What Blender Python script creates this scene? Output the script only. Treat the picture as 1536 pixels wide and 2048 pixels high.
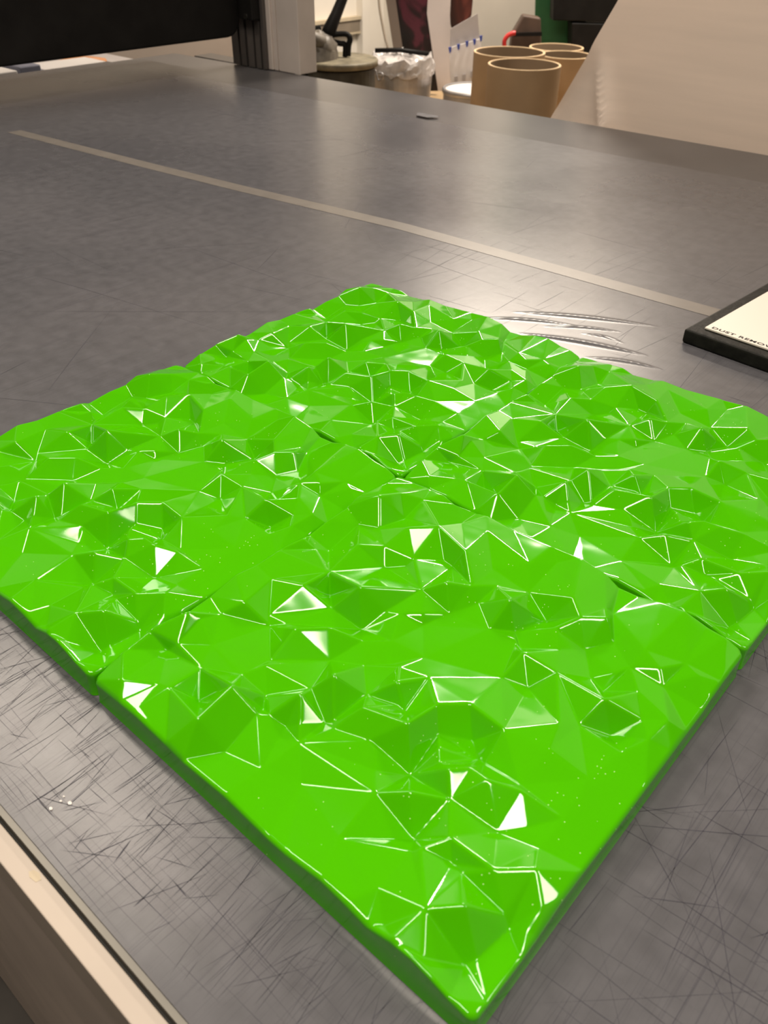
import bpy, bmesh, math, random
import numpy as np
from mathutils import Vector, Matrix, noise
from mathutils.geometry import delaunay_2d_cdt

for o in list(bpy.data.objects):
    bpy.data.objects.remove(o)
SC = bpy.context.scene
COL = SC.collection
rnd = random.Random(7)

# ------------------------------------------------------------------ camera
CAM = Vector((0.3692, -0.4439, 0.4182))
RIGHT = Vector((0.74890331, 0.66260275, 0.01007088))
DOWN = Vector((0.40520336, -0.44584806, -0.79814143))
FWD = Vector((-0.52436063, 0.60181151, -0.60238595))
FPX = 1657.0
cd = bpy.data.cameras.new('camera')
cam = bpy.data.objects.new('camera', cd)
COL.objects.link(cam)
m = Matrix((RIGHT, -DOWN, -FWD)).transposed().to_4x4()
m.translation = CAM
cam.matrix_world = m
cd.sensor_fit = 'HORIZONTAL'
cd.sensor_width = 27.0
cd.lens = FPX / 1536 * 27.0
cd.clip_start = 0.02
cd.dof.use_dof = True
cd.dof.focus_distance = 0.72
cd.dof.aperture_fstop = 14.0
SC.camera = cam

# ------------------------------------------------------------------ light
SC.view_settings.view_transform = 'Standard'
SC.view_settings.look = 'None'
SC.view_settings.exposure = -0.6
SC.view_settings.gamma = 1.0
SC.view_settings.use_curve_mapping = False
w = bpy.data.worlds.new('world')
SC.world = w
w.use_nodes = True
w.node_tree.nodes['Background'].inputs[0].default_value = (1.0, 0.86, 0.72, 1)
w.node_tree.nodes['Background'].inputs[1].default_value = 0.03


def strip_light(x, y, rz, power, lx=1.2, ly=0.3, z=1.93):
    d = bpy.data.lights.new('ceiling_strip_light', 'AREA')
    d.shape = 'RECTANGLE'
    d.size = lx
    d.size_y = ly
    d.energy = power
    d.color = (1.0, 0.87, 0.73)
    o = bpy.data.objects.new('ceiling_strip_light', d)
    COL.objects.link(o)
    o.location = (x, y, z)
    o.rotation_euler = (0, 0, rz)
    return o


for lx_, ly_, rz_, pw_ in ((-1.55, 0.15, 0, 44), (0.3, -0.6, 0, 60), (1.9, 0.9, 0, 40), (-1.75, 3.1, 0, 185)):
    strip_light(lx_, ly_, rz_, pw_)


# ------------------------------------------------------------------ helpers
def px_ray(px, py):
    return RIGHT * ((px - 768) / FPX) + DOWN * ((py - 1024) / FPX) + FWD


HF = Vector((FWD.x, FWD.y, 0)).normalized()
HR = Vector((HF.y, -HF.x, 0))


def at(px, py, D, lean=0.0):
    """point of the room seen at a photo pixel, D metres ahead of the camera along the floor"""
    d = px_ray(px, py)
    n = HF + Vector((0, 0, lean))
    return CAM + d * (D / d.dot(n))


def on_z(px, py, z):
    d = px_ray(px, py)
    return CAM + d * ((z - CAM.z) / d.z)


def empty(name, loc=(0, 0, 0), label=None, cat=None, group=None):
    o = bpy.data.objects.new(name, None)
    o.empty_display_size = 0.05
    COL.objects.link(o)
    o.location = loc
    tag(o, label, cat, group)
    return o


def tag(o, label=None, cat=None, group=None, kind=None):
    if label: o['label'] = label
    if cat: o['category'] = cat
    if group: o['group'] = group
    if kind: o['kind'] = kind
    return o


def obj(name, verts, faces, mat, parent=None, smooth=False, bevel=0, subs=0):
    me = bpy.data.meshes.new(name)
    me.from_pydata([tuple(v) for v in verts], [], faces)
    bm = bmesh.new(); bm.from_mesh(me)
    bmesh.ops.recalc_face_normals(bm, faces=bm.faces)
    bm.to_mesh(me); bm.free()
    me.update()
    if smooth:
        me.shade_smooth()
    o = bpy.data.objects.new(name, me)
    COL.objects.link(o)
    me.materials.append(mat)
    if bevel:
        b = o.modifiers.new('bevel', 'BEVEL'); b.width = bevel; b.segments = 3; b.limit_method = 'ANGLE'
        b.harden_normals = False
    if subs:
        s = o.modifiers.new('sub', 'SUBSURF'); s.levels = subs; s.render_levels = subs
    if parent is not None:
        o.parent = parent
        o.matrix_parent_inverse = Matrix.Translation(-Vector(parent.location))
    return o


class MB:
    """collects shapes, given in world coordinates, into one mesh"""
    def __init__(s): s.v = []; s.f = []

    def add(s, v, f):
        n = len(s.v); s.v += [Vector(p) for p in v]; s.f += [tuple(i + n for i in q) for q in f]; return s

    def box(s, x0, x1, y0, y1, z0, z1):
        return s.add([(x, y, z) for z in (z0, z1) for y in (y0, y1) for x in (x0, x1)],
                     [(0, 1, 3, 2), (4, 5, 7, 6), (0, 1, 5, 4), (2, 3, 7, 6), (0, 2, 6, 4), (1, 3, 7, 5)])

    def prism(s, poly, d):
        """polygon (world points) extruded by vector d"""
        n = len(poly); d = Vector(d)
        v = [Vector(p) for p in poly] + [Vector(p) + d for p in poly]
        f = [tuple(range(n)), tuple(range(n, 2 * n))] + [(i, (i + 1) % n, n + (i + 1) % n, n + i) for i in range(n)]
        return s.add(v, f)

    def lathe(s, c, prof, n=40, closed=False):
        """profile [(r,z)] turned about a vertical axis at c"""
        v = []; f = []; k = len(prof)
        for i in range(n):
            a = 2 * math.pi * i / n
            for r, z in prof: v.append((c[0] + r * math.cos(a), c[1] + r * math.sin(a), c[2] + z))
        for i in range(n):
            j = (i + 1) % n
            for q in range(k if closed else k - 1):
                p = (q + 1) % k
                f.append((i * k + q, j * k + q, j * k + p, i * k + p))
        return s.add(v, f)

    def tube(s, pts, r, n=10, caps=True):
        pts = [Vector(p) for p in pts]; v = []; f = []; up = Vector((0, 0, 1)); prev = None
        for i, p in enumerate(pts):
            t = (pts[min(i + 1, len(pts) - 1)] - pts[max(i - 1, 0)]).normalized()
            if prev is None:
                a = t.cross(up)
                if a.length < .05: a = t.cross(Vector((1, 0, 0)))
            else:
                a = prev - t * prev.dot(t)
            a.normalize(); prev = a; b = t.cross(a)
            rr = r[i] if isinstance(r, (list, tuple)) else r
            for q in range(n):
                an = 2 * math.pi * q / n
                v.append(p + (a * math.cos(an) + b * math.sin(an)) * rr)
        for i in range(len(pts) - 1):
            for q in range(n):
                w_ = (q + 1) % n
                f.append((i * n + q, i * n + w_, (i + 1) * n + w_, (i + 1) * n + q))
        if caps:
            f.append(tuple(range(n))); f.append(tuple(range((len(pts) - 1) * n, len(pts) * n)))
        return s.add(v, f)

    def build(s, name, mat, parent=None, smooth=False, bevel=0, subs=0):
        return obj(name, s.v, s.f, mat, parent, smooth, bevel, subs)


def spline(pts, k=8):
    pts = [Vector(p) for p in pts]; out = []
    for i in range(len(pts) - 1):
        a = pts[max(i - 1, 0)]; b = pts[i]; c = pts[i + 1]; d = pts[min(i + 2, len(pts) - 1)]
        for q in range(k):
            t = q / k
            out.append(.5 * ((2 * b) + (c - a) * t + (2 * a - 5 * b + 4 * c - d) * t * t + (3 * b - a - 3 * c + d) * t ** 3))
    out.append(pts[-1]); return out


# ------------------------------------------------------------------ materials
def nmat(name):
    mt = bpy.data.materials.new(name); mt.use_nodes = True
    nt = mt.node_tree
    return mt, nt, nt.nodes['Principled BSDF']


def node(nt, typ, **kw):
    n = nt.nodes.new(typ)
    for k, v in kw.items():
        if k in n.inputs: n.inputs[k].default_value = v
        else: setattr(n, k, v)
    return n


def ramp(nt, stops):
    r = nt.nodes.new('ShaderNodeValToRGB')
    e = r.color_ramp.elements
    while len(e) < len(stops): e.new(.5)
    for q, (p, c) in zip(e, stops):
        q.position = p; q.color = (*c, 1)
    return r


def plain(name, col, rough=.5, metal=0, scale=12, amt=.12, bump=0, spec=.5):
    """base colour with a faint procedural mottle"""
    mt, nt, b = nmat(name)
    tc = node(nt, 'ShaderNodeTexCoord')
    n = node(nt, 'ShaderNodeTexNoise', Scale=scale, Detail=4.0)
    nt.links.new(tc.outputs['Object'], n.inputs['Vector'])
    r = ramp(nt, [(.3, [c * (1 - amt) for c in col]), (.7, [min(1, c * (1 + amt)) for c in col])])
    nt.links.new(n.outputs['Fac'], r.inputs['Fac'])
    nt.links.new(r.outputs['Color'], b.inputs['Base Color'])
    b.inputs['Roughness'].default_value = rough
    b.inputs['Metallic'].default_value = metal
    b.inputs['Specular IOR Level'].default_value = spec
    if bump:
        bp = node(nt, 'ShaderNodeBump', Strength=bump, Distance=.002)
        nt.links.new(n.outputs['Fac'], bp.inputs['Height'])
        nt.links.new(bp.outputs['Normal'], b.inputs['Normal'])
    return mt


def green_plastic():
    mt, nt, b = nmat('green_plastic')
    tc = node(nt, 'ShaderNodeTexCoord')
    # fine dust specks, gathered in drifts
    vo = node(nt, 'ShaderNodeTexVoronoi', Scale=330.0)
    cl = node(nt, 'ShaderNodeTexNoise', Scale=13.0, Detail=3.0)
    for n in (vo, cl): nt.links.new(tc.outputs['Object'], n.inputs['Vector'])
    sp = node(nt, 'ShaderNodeMath', operation='LESS_THAN'); sp.inputs[1].default_value = .11
    nt.links.new(vo.outputs['Distance'], sp.inputs[0])
    ce = node(nt, 'ShaderNodeSeparateColor'); nt.links.new(vo.outputs['Color'], ce.inputs[0])
    ck = node(nt, 'ShaderNodeMapRange'); ck.inputs[1].default_value = .48; ck.inputs[2].default_value = .8
    ck.inputs[3].default_value = 0.0; ck.inputs[4].default_value = .45
    nt.links.new(cl.outputs['Fac'], ck.inputs[0])
    lt = node(nt, 'ShaderNodeMath', operation='LESS_THAN')
    nt.links.new(ce.outputs[0], lt.inputs[0]); nt.links.new(ck.outputs[0], lt.inputs[1])
    mu = node(nt, 'ShaderNodeMath', operation='MULTIPLY')
    nt.links.new(sp.outputs[0], mu.inputs[0]); nt.links.new(lt.outputs[0], mu.inputs[1])
    mx = node(nt, 'ShaderNodeMix', data_type='RGBA')
    mx.inputs['A'].default_value = (.068, .465, .0003, 1)
    mx.inputs['B'].default_value = (.55, .8, .3, 1)
    nt.links.new(mu.outputs[0], mx.inputs['Factor'])
    nt.links.new(mx.outputs['Result'], b.inputs['Base Color'])
    b.inputs['Roughness'].default_value = .07
    b.inputs['IOR'].default_value = 1.5
    return mt


def mat_surface():
    mt, nt, b = nmat('mat_vinyl')
    tc = node(nt, 'ShaderNodeTexCoord')
    lo = node(nt, 'ShaderNodeTexNoise', Scale=2.2, Detail=5.0)
    fine = node(nt, 'ShaderNodeTexNoise', Scale=55.0, Detail=6.0)
    for n in (lo, fine): nt.links.new(tc.outputs['Object'], n.inputs['Vector'])
    # hair scratches along the two cutting directions
    hs = []
    for ang, sx, sy, th in ((2.0, 900, 3.5, .66), (92.0, 700, 3.0, .68), (70.0, 800, 4.0, .70)):
        mp = node(nt, 'ShaderNodeMapping'); mp.inputs['Rotation'].default_value = (0, 0, math.radians(ang))
        mp.inputs['Scale'].default_value = (sx, sy, 1)
        nt.links.new(tc.outputs['Object'], mp.inputs['Vector'])
        n = node(nt, 'ShaderNodeTexNoise', Scale=1.0, Detail=2.0)
        nt.links.new(mp.outputs[0], n.inputs['Vector'])
        mr = node(nt, 'ShaderNodeMapRange'); mr.inputs[1].default_value = th - .06; mr.inputs[2].default_value = th + .04
        nt.links.new(n.outputs['Fac'], mr.inputs[0])
        hs.append(mr)
    a = node(nt, 'ShaderNodeMath', operation='MAXIMUM'); a2 = node(nt, 'ShaderNodeMath', operation='MAXIMUM')
    nt.links.new(hs[0].outputs[0], a.inputs[0]); nt.links.new(hs[1].outputs[0], a.inputs[1])
    nt.links.new(a.outputs[0], a2.inputs[0]); nt.links.new(hs[2].outputs[0], a2.inputs[1])
    wear = node(nt, 'ShaderNodeMapRange'); wear.inputs[1].default_value = .35; wear.inputs[2].default_value = .7
    wear.inputs[3].default_value = .15; wear.inputs[4].default_value = .6
    nt.links.new(lo.outputs['Fac'], wear.inputs[0])
    sc = node(nt, 'ShaderNodeMath', operation='MULTIPLY')
    nt.links.new(a2.outputs[0], sc.inputs[0]); nt.links.new(wear.outputs[0], sc.inputs[1])
    base = ramp(nt, [(.3, (.094, .095, .106)), (.7, (.117, .117, .128))])
    nt.links.new(lo.outputs['Fac'], base.inputs['Fac'])
    f2 = ramp(nt, [(.3, (.86, .86, .86)), (.7, (1.12, 1.12, 1.12))])
    nt.links.new(fine.outputs['Fac'], f2.inputs['Fac'])
    mm = node(nt, 'ShaderNodeMix', data_type='RGBA', blend_type='MULTIPLY'); mm.inputs['Factor'].default_value = 1
    nt.links.new(base.outputs['Color'], mm.inputs['A']); nt.links.new(f2.outputs['Color'], mm.inputs['B'])
    mx = node(nt, 'ShaderNodeMix', data_type='RGBA'); mx.inputs['B'].default_value = (.05, .05, .065, 1)
    nt.links.new(sc.outputs[0], mx.inputs['Factor']); nt.links.new(mm.outputs['Result'], mx.inputs['A'])
    nt.links.new(mx.outputs['Result'], b.inputs['Base Color'])
    rr = node(nt, 'ShaderNodeMapRange'); rr.inputs[1].default_value = .3; rr.inputs[2].default_value = .7
    rr.inputs[3].default_value = .22; rr.inputs[4].default_value = .34
    nt.links.new(lo.outputs['Fac'], rr.inputs[0]); nt.links.new(rr.outputs[0], b.inputs['Roughness'])
    bp = node(nt, 'ShaderNodeBump', Strength=.12, Distance=.0004)
    nt.links.new(fine.outputs['Fac'], bp.inputs['Height']); nt.links.new(bp.outputs['Normal'], b.inputs['Normal'])
    return mt


def film_mat(name, col, trans=.35):
    mt, nt, b = nmat(name)
    tc = node(nt, 'ShaderNodeTexCoord')
    mp = node(nt, 'ShaderNodeMapping'); mp.inputs['Scale'].default_value = (1.5, 1.5, 22)
    n = node(nt, 'ShaderNodeTexNoise', Scale=2.0, Detail=3.0)
    nt.links.new(tc.outputs['Object'], mp.inputs[0]); nt.links.new(mp.outputs[0], n.inputs['Vector'])
    r = ramp(nt, [(.3, [c * .94 for c in col]), (.7, col)])
    nt.links.new(n.outputs['Fac'], r.inputs['Fac']); nt.links.new(r.outputs['Color'], b.inputs['Base Color'])
    b.inputs['Roughness'].default_value = .45
    tr = node(nt, 'ShaderNodeBsdfTranslucent'); nt.links.new(r.outputs['Color'], tr.inputs['Color'])
    ms = node(nt, 'ShaderNodeMixShader'); ms.inputs[0].default_value = trans
    nt.links.new(b.outputs[0], ms.inputs[1]); nt.links.new(tr.outputs[0], ms.inputs[2])
    nt.links.new(ms.outputs[0], nt.nodes['Material Output'].inputs['Surface'])
    return mt


def print_mat(name, stops, scale=(3, 3, 1.2), rough=.35):
    """printed picture: streaky colour fields"""
    mt, nt, b = nmat(name)
    tc = node(nt, 'ShaderNodeTexCoord')
    mp = node(nt, 'ShaderNodeMapping'); mp.inputs['Scale'].default_value = scale
    n = node(nt, 'ShaderNodeTexNoise', Scale=3.0, Detail=3.0, Distortion=1.2)
    nt.links.new(tc.outputs['Object'], mp.inputs[0]); nt.links.new(mp.outputs[0], n.inputs['Vector'])
    r = ramp(nt, stops); nt.links.new(n.outputs['Fac'], r.inputs['Fac'])
    nt.links.new(r.outputs['Color'], b.inputs['Base Color'])
    b.inputs['Roughness'].default_value = rough
    return mt


M = dict(
    green=green_plastic(), vinyl=mat_surface(),
    top=plain('table_laminate', (.085, .083, .088), .3, amt=.2, scale=5),
    white_rail=plain('white_powder_coat', (.52, .455, .39), .5, amt=.05),
    skirt=plain('grey_brown_panel', (.62, .54, .48), .6, amt=.1),
    seal=plain('grey_edge_trim', (.23, .22, .19), .4),
    dark=plain('painted_gap_shade', (.02, .02, .018), .7),  # near-black colour that paints in the shade beside the rail
    scratch=plain('cut_mark', (.045, .045, .06), .5, amt=.3, scale=60),
    black=plain('black_satin', (.009, .0085, .008), .5, amt=.3, spec=.15),
    blackpad=plain('black_foam', (.010, .010, .008), .55, amt=.4, scale=90, bump=.5, spec=.2),
    padwhite=plain('white_pad_paper', (.86, .80, .72), .5, amt=.02, scale=3),
    ink=plain('black_ink', (.01, .01, .012), .6),
    alu=plain('anodised_aluminium', (.60, .54, .50), .45, .3, amt=.05),
    alud=plain('dark_anodised_aluminium', (.10, .09, .085), .4, .5, amt=.1),
    steel=plain('galvanised_steel', (.40, .39, .39), .38, .6, amt=.25, scale=9),
    chrome=plain('bright_metal', (.8, .78, .74), .2, 1.0),
    tape=plain('beige_tape', (.19, .175, .16), .32, amt=.08, scale=30),
    wall=plain('white_painted_wall', (.78, .74, .67), .6, amt=.04, scale=4, bump=.2),
    greywall=plain('grey_painted_wall', (.30, .28, .26), .7, amt=.05, scale=4),
    ceil=plain('grey_ceiling', (.16, .155, .15), .8),
    floor=plain('dark_concrete', (.07, .063, .056), .6, amt=.35, scale=6),
    ply=plain('plywood', (.34, .23, .12), .5, amt=.15, scale=8),
    trunk=plain('grey_trunking', (.24, .20, .155), .5, amt=.1),
    cream=plain('cream_edge', (.55, .47, .34), .6),
    card=plain('brown_cardboard', (.36, .245, .135), .7, amt=.1, scale=7, bump=.15),
    cardin=plain('brown_cardboard_inside', (.27, .20, .13), .8, amt=.1, scale=7),
    rim=plain('cut_cardboard_rim', (.58, .43, .26), .8, amt=.1),
    drum=plain('stained_drum', (.045, .042, .032), .5, amt=.5, scale=14),
    lid=plain('dusty_olive_lid', (.17, .15, .10), .6, amt=.4, scale=22, bump=.5),
    motor=plain('dusty_grey_motor', (.13, .115, .095), .5, amt=.5, scale=20, bump=.4),
    plastic=plain('clear_plastic_bag', (.45, .43, .42), .18, amt=.35, scale=18, bump=.5),
    canwhite=plain('white_lid', (.82, .76, .74), .3, amt=.03),
    boardgrey=plain('beige_board', (.34, .29, .25), .5, amt=.1, scale=3),
    boardwhite=plain('white_board', (.78, .72, .70), .45, amt=.03),
    sheetgrey=plain('pale_grey_card', (.46, .43, .42), .5, amt=.05),
    blue=plain('blue_clip', (.03, .06, .32), .4),
    red=plain('red_plastic', (.45, .02, .02), .4),
    brown=plain('brown_leather', (.07, .043, .03), .6, amt=.3),
    gboard=plain('green_board', (.025, .13, .045), .5, amt=.1),
    orange=plain('orange_plastic', (.55, .22, .06), .5),
    paper=plain('white_paper', (.75, .72, .70), .6, amt=.05),
    bluegrey=plain('blue_grey_box', (.18, .19, .25), .6),
    film=film_mat('translucent_film', (.86, .77, .69)),
    maroon=print_mat('maroon_print', [(.40, (.008, .006, .006)), (.52, (.02, .008, .01)), (.60, (.10, .02, .035))]),
    redprint=print_mat('red_print', [(.35, (.015, .008, .006)), (.5, (.07, .018, .014)), (.65, (.28, .07, .05))]),
)

# ------------------------------------------------------------------ the room
FZ = -0.85
X0, X1, Y0, Y1, ZC = -3.6, 3.2, -3.2, 4.05, 1.95
tag(MB().box(X0, X1, Y0, Y1, FZ - .1, FZ).build('floor', M['floor']), 'dark concrete workshop floor under the table', 'floor', kind='structure')
tag(MB().box(X0, X1, Y0, Y1, ZC, ZC + .1).build('ceiling', M['ceil']), 'grey workshop ceiling', 'ceiling', kind='structure')
tag(MB().box(X0 - .1, X0, Y0, Y1, FZ, ZC).build('wall_left', M['wall']), 'white painted wall carrying the grey trunking', 'wall', kind='structure')
tag(MB().box(X0 - .1, X1, Y1, Y1 + .1, FZ, ZC).build('wall_back', M['wall']), 'white painted wall behind the cardboard tubes', 'wall', kind='structure')
tag(MB().box(X1, X1 + .1, Y0, Y1, FZ, ZC).build('wall_right', M['greywall']), 'grey painted side wall', 'wall', kind='structure')
tag(MB().box(X0 - .1, X1 + .1, Y0 - .1, Y0, FZ, ZC).build('wall_front', M['greywall']), 'grey painted wall opposite the tubes', 'wall', kind='structure')

# ------------------------------------------------------------------ flatbed table
TX0, TX1 = -2.06, 1.5


def far_y(x): return 1.392 + .047 * x * .75


T = empty('flatbed_table', (-.3, .5, FZ), 'long grey flatbed work table with white front rail', 'table')
TF = -.3965
poly = [(TX0, -.381), (TX1, -.381), (TX1, far_y(TX1)), (TX0, far_y(TX0))]
MB().prism([(x, y, -.004) for x, y in poly], (0, 0, -.05)).build('table_top', M['top'], T)
MB().box(TX0, TX1, -.3825, -.3792, -.02, -.0006).build('edge_trim', M['seal'], T)
MB().box(TX0, TX1, -.3845, -.3825, -.03, -.012).build('gap_shade_strip', M['dark'], T)  # solid dark strip, its colour standing in for shade between trim and rail
MB().box(TX0, TX1, TF, -.3845, -.045, -.004).build('rail', M['white_rail'], T, bevel=.0008)['label'] = 'white front rail of the table'
MB().box(TX0 + .01, TX1 - .01, TF + .0005, -.386, -.70, -.0452).build('skirt_panel', M['skirt'], T)
for lx in (-1.9, -.3, 1.3):
    for ly in (-.30, 1.18):
        MB().box(lx - .04, lx + .04, ly - .04, ly + .04, FZ, -.055).build('leg', M['alud'], T)

rc = on_z(70, 1750, -.004)
sc0 = MB().prism([(rc.x + dx, rc.y + dy, -.0041) for dx, dy in ((-.004, -.0012), (-.001, -.0026), (.004, -.0018), (.005, .0008), (.001, .0022), (-.003, .0012))], (0, 0, .0003)).build('paint_scuff', M['cream'], T)
# ------------------------------------------------------------------ cutting mat (with buckled wrinkles)
WR = [((-.150, .388), (.004, .472), 1.5, .0045), ((-.170, .345), (-.068, .408), 1.2, .0035), ((-.098, .378), (-.020, .428), 1.1, .003),
      ((-.110, .342), (.032, .392), 1.8, .0045), ((-.055, .392), (-.004, .402), .9, .0025), ((-.02, .340), (.06, .372), 1.1, .0035)]


def wr_h(x, y):
    h = 0
    for (ax, ay), (bx, by), a, wd in WR:
        L = math.hypot(bx - ax, by - ay); tx, ty = (bx - ax) / L, (by - ay) / L
        s = ((x - ax) * tx + (y - ay) * ty) / L
        if -.0 < s < 1.0:
            d = -(x - ax) * ty + (y - ay) * tx - .006 * math.sin(math.pi * s)
            w_ = wd * (.35 + .65 * math.sin(math.pi * s))
            h += a * .001 * math.sin(math.pi * s) * math.exp(-(d / w_) ** 2)
    return h


def mat_far(x): return 1.178 + .05 * x


xs = [TX0 + .004, -1.6, -1.2, -.8, -.5, -.35] + [-.21 + .0025 * i for i in range(125)] + [.2, .5, 1.0, TX1 - .004]
ys = [-.379, -.2, .0, .15] + [.29 + .0022 * i for i in range(96)] + [.6, .8, 1.0]
vs = []; fs = []
for y in ys + [None]:
    for x in xs:
        yy = mat_far(x) if y is None else y
        vs.append((x, yy, wr_h(x, yy)))
nx = len(xs); ny = len(ys) + 1
for j in range(ny - 1):
    for i in range(nx - 1):
        fs.append((j * nx + i, j * nx + i + 1, (j + 1) * nx + i + 1, (j + 1) * nx + i))
loop = [i for i in range(nx)] + [j * nx + nx - 1 for j in range(1, ny)] + [(ny - 1) * nx + i for i in range(nx - 2, -1, -1)] + [j * nx for j in range(ny - 2, 0, -1)]
t0 = len(vs)
for i in loop: vs.append(vs[i])
b0 = len(vs)
for i in loop: vs.append((vs[i][0], vs[i][1], -.003))
nl = len(loop)
for k in range(nl): fs.append((t0 + k, t0 + (k + 1) % nl, b0 + (k + 1) % nl, b0 + k))
fs.append(tuple(b0 + k for k in range(nl)))
mat_o = obj('cutting_mat', vs, fs, M['vinyl'])
for p in mat_o.data.polygons: p.use_smooth = p.normal.z > .5
tag(mat_o, 'scratched grey vinyl cutting mat covering the long table', 'mat')

# knife cuts: slender tapered nicks, densest towards the rail
sv = []; sf = []


def cut(x, y, ang, L, wd, z=.00012):
    c, s = math.cos(ang), math.sin(ang); n = len(sv)
    bend = rnd.uniform(-.01, .01) * L
    P = lambda t, o: (x + c * (t - .5) * L - s * (o + bend * math.sin(math.pi * t)), y + s * (t - .5) * L + c * (o + bend * math.sin(math.pi * t)), z)
    k = rnd.uniform(.25, .75)
    sv.extend([P(0, 0), P(k * .6, -wd / 2), P(k, -wd / 2), P(1, 0), P(k, wd / 2), P(k * .6, wd / 2)])
    sf.append(tuple(range(n, n + 6)))


R = math.radians


def on_mat(x, y, L): return -.372 + 0 < y < 1.1 and -2.0 < x < 1.4


def spread(n, xr, yr, angs, Lr, wr):
    for _ in range(n):
        x = rnd.uniform(*xr); y = rnd.uniform(*yr); L = rnd.uniform(*Lr) * rnd.choice((.5, 1, 1, 1.4))
        a, sd = rnd.choice(angs); a = R(rnd.gauss(a, sd))
        hx, hy = abs(math.cos(a)) * L / 2, abs(math.sin(a)) * L / 2
        if y - hy < -.377 or y + hy > 1.1: continue
        cut(x, y, a, L, rnd.uniform(*wr))


spread(560, (-.55, .4), (-.377, -.28), ((92, 4), (88, 8), (100, 8), (1, 3), (60, 25)), (.02, .07), (.00012, .0005))
spread(420, (-.3, .35), (-.377, -.29), ((90, 3), (94, 5), (0, 2)), (.03, .085), (.0001, .00028))
spread(330, (.28, .6), (-.3, .35), ((2, 3), (91, 4), (35, 25), (120, 20)), (.03, .16), (.00012, .0005))
spread(90, (-.4, .3), (.3, .75), ((90, 5), (85, 6), (3, 4)), (.04, .2), (.0002, .0006))
spread(40, (-1.4, -.3), (-.2, 1.0), ((90, 20), (3, 8), (45, 40)), (.05, .3), (.0003, .0008))
for px0, py0, px1, py1, wd in ((25, 1630, 150, 1550, .0007), (226, 1728, 262, 1680, .0010), (300, 1612, 380, 1664, .0004), (266, 1815, 330, 1755, .0009),
                               (345, 1760, 376, 1797, .0008), (200, 1830, 420, 1745, .0004), (120, 1690, 250, 1660, .0003), (290, 1640, 315, 1608, .0008)):
    a_, b_ = on_z(px0, py0, 0), on_z(px1, py1, 0)
    mid = (a_ + b_) / 2
    cut(mid.x, mid.y, math.atan2(b_.y - a_.y, b_.x - a_.x), (b_ - a_).length, wd)
cm = obj('cut_marks', sv, sf, M['scratch'], mat_o)
tag(cm, kind='stuff')

# dark scuff and pale chips on the mat
def blot(name, pts, z, mat_, parent, h=.0003):
    return MB().prism([(p.x, p.y, z) for p in pts], (0, 0, h)).build(name, mat_, parent)


c0 = on_z(852, 231, 0)
blot('dark_scuff', [c0 + Vector((math.cos(a) * .028 * (1 + .25 * math.sin(3 * a)), math.sin(a) * .02 * (1 + .3 * math.cos(2 * a)), 0)) for a in [i * .45 for i in range(14)]], .0001, M['scratch'], mat_o)
for px, py, r in ((102, 1618, .0014), (122, 1603, .0009), (140, 1607, .0016), (128, 1594, .0007)):
    c = on_z(px, py, 0)
    MB().prism([c + Vector((math.cos(a) * r, math.sin(a) * r * .7, .0001)) for a in (0, 1.1, 2.3, 3.6, 4.9)], (0, 0, .0005)).build('paint_chip', M['paper'], mat_o)

# adhesive tape line
TP = [(-1.45, .445), (-1.02, .480), (-.79, .502), (-.46, .540), (.03, .557), (.75, .575)]
v = []
for (x, y) in TP: v += [(x, y - .0145, .0004), (x, y + .0145, .0004)]
v += [(p[0], p[1], .00005) for p in v]
n2 = len(TP) * 2
f = [(2 * i, 2 * i + 2, 2 * i + 3, 2 * i + 1) for i in range(len(TP) - 1)]
f += [(2 * i, 2 * i + 2, n2 + 2 * i + 2, n2 + 2 * i) for i in range(len(TP) - 1)] + [(2 * i + 1, 2 * i + 3, n2 + 2 * i + 3, n2 + 2 * i + 1) for i in range(len(TP) - 1)]
tag(obj('tape_strip', v, f, M['tape']), 'long faded beige tape strip stuck along the cutting mat', 'tape')

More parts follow.
